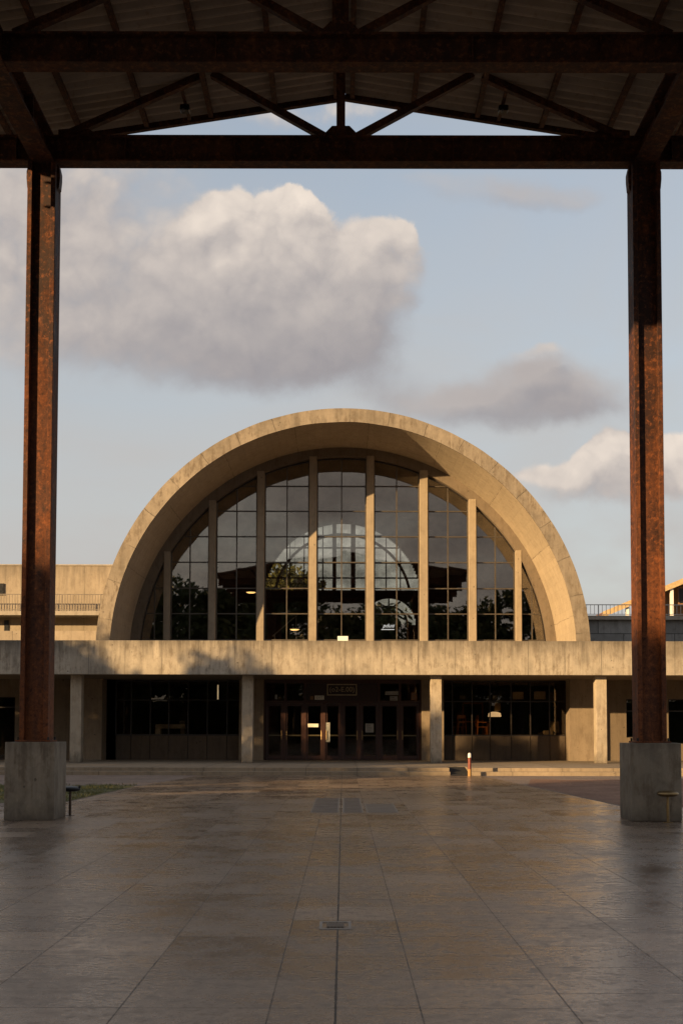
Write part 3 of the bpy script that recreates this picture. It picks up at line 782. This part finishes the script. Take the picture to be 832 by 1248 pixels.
t = thing('dining_table', 'orange wooden table between chairs behind the right ground-floor window', 'table', (5.7, 54, F+PL))
MB().box(5.2, 6.75, 54.0, 54.8, 1.93, 1.99).build('tabletop', M['orangewood'], t, bevel=.01)
for i in (5.27, 6.68):
    for j in (54.07, 54.73): MB().box(i-.04, i+.04, j-.04, j+.04, F+PL, 1.93).build('leg', M['orangewood'], t)
t = thing('door_surround', 'orange timber frame standing inside the right ground-floor window', 'frame', (6.0, 56, F+PL))
for x in (5.70, 6.62): MB().box(x-.035, x+.035, 56, 56.1, F+PL, 2.82).build('jamb', M['orangewood'], t)
MB().box(5.665, 6.655, 55.995, 56.105, 2.82, 2.89).build('lintel', M['orangewood'], t)
def board(label, x0, x1, z0, z1, y, mat, name='hanging_board'):
    t = thing(name, label, 'sign', ((x0+x1)/2, y, z0))
    MB().box(x0, x1, y, y+.04, z0, z1).build('panel', M[mat], t, bevel=.008)
    h = MB()
    for x in (x0+.08, x1-.08): h.tube((x, y+.02, z1), (x, y+.02, 3.775), .006, n=6)
    h.build('hanger', M['black'], t)
board('cream board hanging in the upper fourth pane of the right window', 7.50, 7.98, 2.95, 3.28, 52.2, 'paper')
board('wider cream board hanging in the upper fifth pane of the right window', 8.45, 8.96, 2.95, 3.30, 52.2, 'paper')
board('brown board hanging in the upper last pane of the right window', 9.10, 9.48, 2.92, 3.26, 52.2, 'brownboard')
board('small pale board hanging in the upper third pane of the right window', 6.62, 6.82, 2.95, 3.15, 52.2, 'grey')
board('small pale board hanging in the upper second pane of the right window', 5.15, 5.40, 2.95, 3.12, 52.2, 'grey')
board('orange board above the pale lamp shade in the right window', 6.75, 7.02, 2.45, 2.78, 52.6, 'trim')
t = thing('table_lamp', 'floor lamp with wide cream shade behind the right window, third pane', 'lamp', (6.75, 52.7, F+PL))
MB().lathe([(.30, 2.18), (.27, 2.34), (.12, 2.40)], (6.77, 52.75, 0), 20).build('shade', M['shadeglow'], t); MB().tube((6.77, 52.75, F+PL), (6.77, 52.75, 2.3), .014, n=8).build('stand', M['black'], t); MB().lathe([(.14, F+PL), (.13, F+PL+.02), (.02, F+PL+.04)], (6.77, 52.75, 0)).build('base', M['black'], t)
t = thing('sofa', 'cream sofa behind the last pane of the right ground-floor window', 'sofa', (9.2, 53.4, F))
MB().box(8.95, 9.7, 53.0, 54.4, F+.1, 1.5).build('seat', M['dark'], t, bevel=.05); MB().box(8.98, 9.45, 52.95, 53.3, 2.12-.75, 2.12-.55).build('armrest', M['paper'], t, bevel=.05)
MB().box(9.45, 9.72, 53.0, 54.4, 1.45, 2.0).build('backrest', M['paper'], t, bevel=.06)
bb = MB().box(3.76, 4.40, 41.3, 42.3, .0, .05); bb.prism_y([(3.76, .05), (4.40, .05), (4.40, .06), (3.76, .06)], 41.3, 42.4)
t = thing('rubber_ramp', 'black rubber ramp filling the gap in the steps beside the red bollard', 'ramp', (4.08, 41.3, 0))
rv = [(3.76, 41.0, .004), (4.40, 41.0, .004), (4.40, 42.88, .004), (3.76, 42.88, .004), (3.76, 42.88, .25), (4.40, 42.88, .25)]
MB().add(rv, [(0, 1, 2, 3), (0, 4, 5, 1), (3, 2, 5, 4), (0, 3, 4), (1, 5, 2)]).build('wedge', M['rubber'], t)
g2 = MB()
for k in range(9): 
    y = 41.25+.18*k; z = .004+(y-41.0)*.246/1.88; g2.box(3.79, 4.37, y, y+.03, z-.02, z+.014)
g2.build('tread_rib', M['rubber'], t)

# ------------------------------------------------------------------ set-back storeys either side
t = thing('upper_wing', 'sunlit concrete storey with balcony railing left of the arch', 'building', (-15, 60, 4.25))
MB().box(-24, -10.2, 60.6, 64, 4.25, 10.03).build('wall', M['wing'], t, bevel=.01)
MB().box(-24.02, -10.1, 60.55, 64.05, 10.035, 10.1).build('coping', M['slab'], t)
MB().box(-24, -10.15, 59.2, 60.597, 7.33, 7.55).build('balcony', M['slab'], t, bevel=.01)
MB().box(-24, -10.2, 57.8, 58.1, 4.25, 6.42).build('low_wall', M['wing'], t, bevel=.01)
MB().box(-17.45, -17.22, 60.55, 60.598, 6.5, 7.2).build('window', M['black'], t)
MB().box(-18.2, -17.5, 60.52, 60.598, 8.5, 9.1).build('vent', M['black'], t)
def railing(x0, x1, y, z0, z1, step, mat, parent):
    r = MB(); r.box(x0, x1, y-.025, y+.025, z1-.04, z1); r.box(x0, x1, y-.015, y+.015, z0+.06, z0+.09)
    n = int((x1-x0)/step)
    for k in range(n+1):
        x = x0+k*step
        if k % 14 == 0: r.box(x-.025, x+.025, y-.024, y+.024, z0, z1-.04)
        else: r.box(x-.011, x+.011, y-.011, y+.011, z0+.09, z1-.04)
    return r.build('railing', mat, parent)
railing(-24, -10.2, 59.35, 7.55, 8.42, .14, M['railing'], t)
t = thing('terrace_block', 'grey stone block terrace with pale railing right of the arch', 'building', (15, 60, 4.25))
MB().box(10.2, 24, 60, 64, 4.25, 7.2).build('wall', M['stone'], t)
MB().box(10.15, 24.05, 59.75, 64.05, 7.203, 7.42).build('slab', M['slab'], t, bevel=.01)
railing(10.2, 24, 59.9, 7.42, 8.0, .2, M['palerail'], t)

# tiled houses beyond the terrace
def house(label, x0, x1, y0, y1, eave, ridge, pitch_from, win, over=1.0):
    """gable end faces the camera; ridge over pitch_from"""
    t = thing('tiled_house', label, 'house', ((x0+x1)/2, y0, 0))
    zr = ridge
    MB().prism_y([(x0, 0), (x1, 0), (x1, eave), (pitch_from, zr-.25), (x0, eave)], y0, y1).build('wall', M['cream'], t)
    rf = MB()
    for s, xe in ((-1, x0), (1, x1)):
        dx = pitch_from-xe; sl = (zr-eave)/abs(dx); ov = over if s < 0 else 1.0; xo = xe+s*ov; zo = eave-ov*sl
        rf.prism_y([(pitch_from, zr), (pitch_from, zr+.3), (xo, zo+.3), (xo, zo)], y0-1.6, y1+.6)
    r_ = rf.build('roof', M['tile'], t)
    for s, xe in ((-1, x0), (1, x1)):
        dx = pitch_from-xe; sl = (zr-eave)/abs(dx); ov = (over if s < 0 else 1.0)+.05; xo = xe+s*ov; zo = eave-ov*sl
        MB().prism_y([(pitch_from, zr-.12), (pitch_from, zr+.34), (xo, zo+.34), (xo, zo-.12)], y0-1.75, y0-1.61).build('barge_board', M['trim'], r_)
    for x in win:
        MB().box(x-.12, x+.12, y0-1.55, y0-1.3, 0, eave-.1-(x0-x)*(zr-eave)/(pitch_from-x0) if x < x0 else eave+.1).build('post', M['white'], t)
        w = MB().box(x+.9, x+1.9, y0-.06, y0-.002, eave-2.0, eave-.6).build('window', M['brownboard'], t)
        MB().box(x+1.0, x+1.8, y0-.08, y0-.061, eave-1.9, eave-.7).build('pane', M['black'], w)
    # back-porch tie under the gable
    MB().box(x0-over+1.2, x1+.6, y0-1.5, y0-1.35, 10.3, 10.5).build('porch_beam', M['trim'], t)
house('sunlit cream house with tiled roof and white veranda posts at the right edge', 28.0, 42, 95, 106, 13.75, 16.6, 34.8, (22.6, 26.15, 29.6, 33.2), over=7.4)

# ------------------------------------------------------------------ trees
def tree_protos(seed, h, rx, n, leaf, clumps):
    r = random.Random(seed)
    tr = MB(); pts = [Vector((0, 0, 0))]
    hh = h*.42
    for k in range(1, 6): pts.append(Vector((r.uniform(-.12, .12)*k*.5, r.uniform(-.12, .12)*k*.5, hh*k/5)))
    for k in range(5): tr.tube(pts[k], pts[k+1], .32*h/12*(1-.12*k), .32*h/12*(1-.12*(k+1)), 10)
    cl = []
    for k in range(clumps):
        a = r.uniform(0, 6.28); u = r.uniform(-1, 1); rr = r.uniform(.35, .95)
        c = Vector((math.cos(a)*rx*rr*math.sqrt(1-u*u*.7), math.sin(a)*rx*rr*math.sqrt(1-u*u*.7), h*.64+u*h*.30))
        cl.append((c, r.uniform(.16, .36)*rx*1.25))
        if k < 12: tr.tube(pts[3+k % 3], c, .11*h/12, .03, 6)
    cr = MB()
    for i in range(n):
        c, cr_ = cl[i % clumps]
        d = Vector((r.gauss(0, 1), r.gauss(0, 1), r.gauss(0, .8))).normalized()*cr_*r.random()**.45
        p = c+d; a = Vector((r.gauss(0, 1), r.gauss(0, 1), r.gauss(0, 1))).normalized(); b = a.orthogonal().normalized(); e = a.cross(b)
        s = leaf*r.uniform(.6, 1.4)
        cr.add([p-b*s, p-e*s*.5, p+b*s, p+e*s*.5], [(0, 1, 2, 3)])
    return tr, cr
class TreeKind:
    def __init__(s, seed, h, rx, n, leaf, clumps, mat):
        a, b = tree_protos(seed, h, rx, n, leaf, clumps); s.first = None; s.a, s.b, s.mat = a, b, mat; s.h = h
    def put(s, x, y, h, label, group, wide=1., z=0., name='leafy_tree'):
        if s.first is None:
            t = thing(name, label, 'tree', (0, 0, 0), group)
            s.a.build('trunk', M['bark'], t); s.b.build('crown', s.mat, t); s.first = t
        else:
            t = copy_tree(s.first); t['label'] = label; t['group'] = group
        k = h/s.h; t.location = (x, y, z); t.scale = (k*wide, k*wide, k); t.rotation_euler = (0, 0, rnd.uniform(0, 6.28))
        return t
KA = TreeKind(3, 13, 4.6, 9000, .26, 46, M['leaf'])
KB = TreeKind(8, 11, 4.2, 9000, .24, 40, M['leaf2'])
REFL = 'dark leafy tree behind the plaza, mirrored low in the arched glazing'
for i, x in enumerate((-27, -19.5, -13, -6.0, 1.5, 8, 14.5, 22)):
    (KA if i % 2 else KB).put(x, -46+rnd.uniform(-4, 4), (18.5, 19.5, 18, 19.5, 17, 18.5, 16.5, 18.5)[i], REFL, 'trees mirrored in the glazing', 1.15)
SHADE = 'unseen leafy tree in the belt put left of the plaza to shade it'  # unseen belt, heights and gaps shaped to throw shade over plaza and parapet
for (x, y, h, wd) in ((-34, 31, 10.4, 1.0), (-36, 26.5, 10.9, .8), (-33, 22.6, 11.0, .55), (-35, 19.4, 8.4, .7), (-34, 16.8, 11.2, .5), (-35, 11.6, 9.0, .8), (-34, 7.0, 7.4, .75), (-35, 2.2, 7.0, .9),
                      (-34, -4.4, 10.6, .8), (-35, -7.5, 11.4, 1.1), (-33, -12, 12, 1.2), (-36, -17, 12.6, 1.2), (-34, -22, 13, 1.2), (-37, -28, 14, 1.25), (-35, -34, 15, 1.25),
                      (-42, 25, 11.6, .9), (-42, -9, 13, 1.2), (-43, -16, 14, 1.2), (-42, -24, 15, 1.2), (-40, -40, 16, 1.25)):
    (KB if rnd.random() < .5 else KA).put(x, y, h, SHADE, 'unseen shade belt left of the plaza', wd)
hg = MB()  # unseen hedge, added to keep bright ground out of the glass reflections
for _ in range(14000):
    x = rnd.uniform(-60, 60); hh = 7.2+1.2*math.sin(x*.31)+.9*math.sin(x*.83+1)
    c = Vector((x, -60+rnd.gauss(0, 1.1), hh*rnd.random()**.6)); a = Vector((rnd.gauss(0, 1), rnd.gauss(0, 1), rnd.gauss(0, 1))).normalized(); b = a.orthogonal().normalized(); e = a.cross(b); q_ = rnd.uniform(.25, .5)
    hg.add([c-b*q_, c-e*q_*.6, c+b*q_, c+e*q_*.6], [(0, 1, 2, 3)])
hg.box(-60, 60, -60.8, -59.4, 0, 5.6)
tag(hg.build('hedge', M['leaf'], None, (0, -60, 0)), 'unseen tall hedge added far behind the plaza to darken the view mirrored in the glass', 'hedge')
KB.put(-4.0, 84, 12.6, 'bushy tree behind the hall, in the left of the round rear window', 'trees behind the hall', 1.0)
KA.put(1.4, 92, 11.2, 'low tree behind the hall, under the middle of the round rear window', 'trees behind the hall', 1.2)

# ------------------------------------------------------------------ sky, sun
EL, AZ = 10.5, 50.0          # sun height; bearing left of straight behind the camera
to_sun = Vector((-math.sin(R(AZ))*math.cos(R(EL)), -math.cos(R(AZ))*math.cos(R(EL)), math.sin(R(EL))))
sl = bpy.data.lights.new('sun', 'SUN'); sl.energy = 4.8; sl.angle = R(.53); sl.color = (1.0, .67, .32)
so = bpy.data.objects.new('sun', sl); COL.objects.link(so); so.rotation_euler = (-to_sun).to_track_quat('-Z', 'Y').to_euler(); so.location = (-60, -80, 60)
w = bpy.data.worlds.new('World'); S.world = w; w.use_nodes = True
wt = w.node_tree; wt.nodes.clear(); Q = N(wt)
wo = Q.n('ShaderNodeOutputWorld'); sky = Q.n('ShaderNodeTexSky', sky_type='NISHITA'); sky.sun_disc = False
sky.sun_elevation = R(EL); sky.sun_rotation = R(180+AZ); sky.altitude = 50; sky.air_density = 1.0; sky.dust_density = .8; sky.ozone_density = 1.0
SKYK = .118; CLK = .48
# cloud field: a node group that returns cover for a direction in (u, v) = (x/y, z/y)
def px(a, b):           # pixel of the reference -> slope of the ray (camera is pitched 2.8 degrees)
    th = R(2.8); A = (a-418)/1436; Bv = -(b-818.8)/1436
    dY = math.cos(th)-Bv*math.sin(th); dZ = math.sin(th)+Bv*math.cos(th)
    return A/dY, dZ/dY
blobs = [  # where, how large, how dense, how much sun on it
    (243, 290, 20, 15, .8, 1.), (262, 268, 26, 20, .85, 1.), (292, 256, 26, 18, .85, 1.), (330, 250, 28, 20, .9, 1.), (360, 246, 22, 16, .85, 1.), (384, 264, 20, 20, .8, .95), (310, 290, 70, 32, .9, .85),
    (462, 284, 22, 16, .75, .8), (485, 282, 18, 14, .75, .85), (498, 300, 14, 18, .7, .75), (430, 312, 44, 30, .85, .62), (360, 320, 80, 40, .85, .55),
    (392, 362, 70, 46, .9, .36), (486, 338, 22, 20, .55, .5), (468, 372, 26, 22, .6, .3), (447, 402, 30, 26, .6, .15), (500, 372, 14, 10, .35, .3), (310, 400, 140, 54, .85, .14), (390, 425, 66, 42, .75, .07), (340, 450, 110, 26, .55, .04), (330, 330, 100, 36, .6, .7), (230, 345, 80, 50, .7, .42), (190, 400, 120, 50, .6, .22), (90, 310, 120, 80, .52, .45), (110, 410, 130, 46, .45, .28), (10, 330, 90, 100, .55, .48), (60, 225, 170, 70, .62, .45),
    (648, 448, 46, 20, .75, .06), (656, 427, 22, 8, .5, .75), (700, 470, 56, 24, .7, .08), (690, 492, 60, 16, .6, .03), (600, 482, 86, 24, .72, .05), (520, 490, 76, 20, .5, .1), (640, 510, 100, 16, .45, .08),
    (735, 556, 22, 14, .8, 1.), (760, 540, 26, 14, .85, 1.), (782, 552, 24, 18, .8, .9), (800, 572, 60, 30, .85, .75), (710, 575, 60, 18, .75, .75), (640, 573, 46, 14, .6, .65), (740, 600, 110, 16, .5, .4), (840, 565, 40, 30, .75, .9),
    (600, 232, 90, 22, .48, .15), (690, 240, 70, 18, .45, .12), (340, 140, 110, 26, .5, .6), (470, 130, 60, 20, .4, .6), (520, 215, 60, 14, .35, .3)]
grp = bpy.data.node_groups.new('cloud cover', 'ShaderNodeTree')
grp.interface.new_socket('UV', in_out='INPUT', socket_type='NodeSocketVector')
for nm in ('Cover', 'Light', 'Relief'): grp.interface.new_socket(nm, in_out='OUTPUT', socket_type='NodeSocketFloat')
G = N(grp); gi = G.n('NodeGroupInput').outputs[0]; go = G.n('NodeGroupOutput')
wx = G.n('ShaderNodeTexNoise'); G.put(wx.inputs['Vector'], gi); wx.inputs['Scale'].default_value = 16; wx.inputs['Detail'].default_value = 7; wx.inputs['Roughness'].default_value = .58
wc = G.vec('SUBTRACT', wx.outputs['Color'], (.5, .5, .5))
uvw = G.vec('ADD', gi, G.vec('MULTIPLY', wc, (.05, .036, 0)))
acc = None; lsum = None; wsum = None
for a, b, rx, ry, wgt, li in blobs:
    u0, v0 = px(a, b)
    d = G.vec('MULTIPLY', G.vec('SUBTRACT', uvw, (u0, v0, 0)), (1436/rx, 1436/ry, 0))
    e = G.math('MULTIPLY', G.math('POWER', 2.71828, G.math('MULTIPLY', G.vec('DOT_PRODUCT', d, d), -.75)), wgt)
    acc = e if acc is None else G.math('SUBTRACT', G.math('ADD', acc, e), G.math('MULTIPLY', acc, e))
    lsum = G.math('MULTIPLY', e, li) if lsum is None else G.math('MULTIPLY_ADD', e, li, lsum)
    wsum = G.math('ADD', e, .002) if wsum is None else G.math('ADD', e, wsum)
n1 = G.noise(gi, 20, 9, .58, .3)
vo = G.voro(G.vec('ADD', gi, G.vec('MULTIPLY', wc, (.03, .03, 0))), 42); vo2 = G.voro(uvw, 95)
bil = G.math('SUBTRACT', .9, G.math('ADD', G.math('MULTIPLY', vo.outputs['Distance'], .7), G.math('MULTIPLY', vo2.outputs['Distance'], .35)))
lm = G.math('DIVIDE', lsum, wsum)
den = G.math('ADD', acc, G.math('MULTIPLY', G.math('SUBTRACT', n1, .5), .5))
den = G.math('ADD', den, G.math('MULTIPLY', G.math('SUBTRACT', bil, .45), G.math('MULTIPLY', lm, .42)))
n2 = G.noise(uvw, 44, 7, .6, .2)
relief = G.math('ADD', G.math('MULTIPLY', G.math('SUBTRACT', bil, .42), .55), G.math('ADD', G.math('MULTIPLY', G.math('SUBTRACT', n1, .5), .55), G.math('MULTIPLY', G.math('SUBTRACT', n2, .5), .5)))
G.link(den, go.inputs[0]); G.link(lm, go.inputs[1]); G.link(relief, go.inputs[2])
tc = Q.n('ShaderNodeTexCoord').outputs['Generated']; dx, dy, dz = Q.sep(tc)
dys = Q.math('MAXIMUM', dy, .2)
uv = Q.comb(Q.math('DIVIDE', dx, dys), Q.math('DIVIDE', dz, dys), 0)
def field(v):
    g = Q.n('ShaderNodeGroup', node_tree=grp); Q.put(g.inputs[0], v); return g
f0 = field(uv); f1 = field(Q.vec('ADD', uv, (-.010, .020, 0)))
d0, d1 = f0.outputs[0], f1.outputs[0]; lm = f0.outputs[1]
front = Q.map(dy, .35, .6, 0, 1, True)
hardness = Q.map(lm, .25, .95, .66, .15)
cov_f = Q.map(d0, Q.map(lm, .3, .95, .20, .36), Q.math('ADD', hardness, Q.map(lm, .3, .95, .20, .36)), 0, 1, True)
# thin veil of high haze over all of the sky, denser low down
nv = Q.noise(Q.vec('MULTIPLY', tc, (1., 1., 2.6)), 2.6, 6, .55, .5)
veil = Q.math('ADD', Q.map(nv, .35, .7, .42, .66), Q.map(dz, .05, .46, .52, .0), clamp=True)
# elsewhere in the sky: broken cloud from noise
pd = Q.vec('DIVIDE', tc, Q.comb(Q.math('ADD', Q.math('ABSOLUTE', dz), .22), Q.math('ADD', Q.math('ABSOLUTE', dz), .22), 1.))
nb = Q.noise(pd, 1.5, 7, .58, .3); cov_b = Q.map(nb, .45, .66, 0, .85, True)
cov_b = Q.math('MULTIPLY', cov_b, Q.map(dz, .0, .12, .5, 1))
cover_ = Q.math('ADD', Q.math('MULTIPLY', cov_f, front), Q.math('MULTIPLY', cov_b, Q.math('SUBTRACT', 1., front)))
above = Q.map(dz, -.02, .03)
lit = Q.math('ADD', Q.math('MULTIPLY', lm, .80), Q.map(Q.math('SUBTRACT', d0, d1), -.25, .32, -.16, .18))
lit = Q.math('ADD', lit, Q.math('MULTIPLY', f0.outputs[2], Q.map(lm, .15, .9, .10, .85)))
cf = Q.mix(Q.map(lit, -.02, 1.12, 0, 1), (.355, .33, .34), (.96, .83, .71))
cb = Q.mix(Q.map(nb, .48, .75), (.50, .44, .40), (.34, .31, .31))
cc = Q.mix(front, cb, cf)
bg1 = Q.n('ShaderNodeBackground'); bg1.inputs[1].default_value = SKYK
Q.link(sky.outputs[0], bg1.inputs[0])
bg2 = Q.n('ShaderNodeBackground'); Q.put(bg2.inputs[0], cc); bg2.inputs[1].default_value = CLK
bg3 = Q.n('ShaderNodeBackground'); Q.put(bg3.inputs[0], (.535, .51, .49)); bg3.inputs[1].default_value = CLK*1.04
mx0 = Q.n('ShaderNodeMixShader'); Q.put(mx0.inputs[0], Q.math('MULTIPLY', veil, above)); Q.link(bg1.outputs[0], mx0.inputs[1]); Q.link(bg3.outputs[0], mx0.inputs[2])
mxs = Q.n('ShaderNodeMixShader'); Q.put(mxs.inputs[0], Q.math('MULTIPLY', Q.math('MULTIPLY', cover_, above), .94)); Q.link(mx0.outputs[0], mxs.inputs[1]); Q.link(bg2.outputs[0], mxs.inputs[2])
Q.link(mxs.outputs[0], wo.inputs[0])
w.cycles.sampling_method = 'MANUAL'; w.cycles.sample_map_resolution = 512

# ------------------------------------------------------------------ camera and render
cd = bpy.data.cameras.new('camera'); co = bpy.data.objects.new('camera', cd); COL.objects.link(co)
co.location = (0, 0, 1.6)
co.rotation_euler = (Matrix.Rotation(R(92.8), 3, 'X') @ Matrix.Rotation(R(.1), 3, 'Z')).to_euler()
cd.sensor_width = 36; cd.sensor_fit = 'AUTO'; cd.lens = 1436*36/1248
cd.shift_y = 194.8/1248; cd.shift_x = -2/1248
cd.clip_start = .1; cd.clip_end = 6000
S.camera = co
S.render.engine = 'CYCLES'
S.cycles.use_denoising = True
try: S.cycles.denoiser = 'OPENIMAGEDENOISE'
except Exception: pass
S.cycles.max_bounces = 8; S.cycles.transparent_max_bounces = 16; S.cycles.diffuse_bounces = 4; S.cycles.glossy_bounces = 4
S.cycles.sample_clamp_indirect = 6
S.view_settings.view_transform = 'Standard'; S.view_settings.look = 'None'; S.view_settings.exposure = 1.0; S.view_settings.gamma = 1
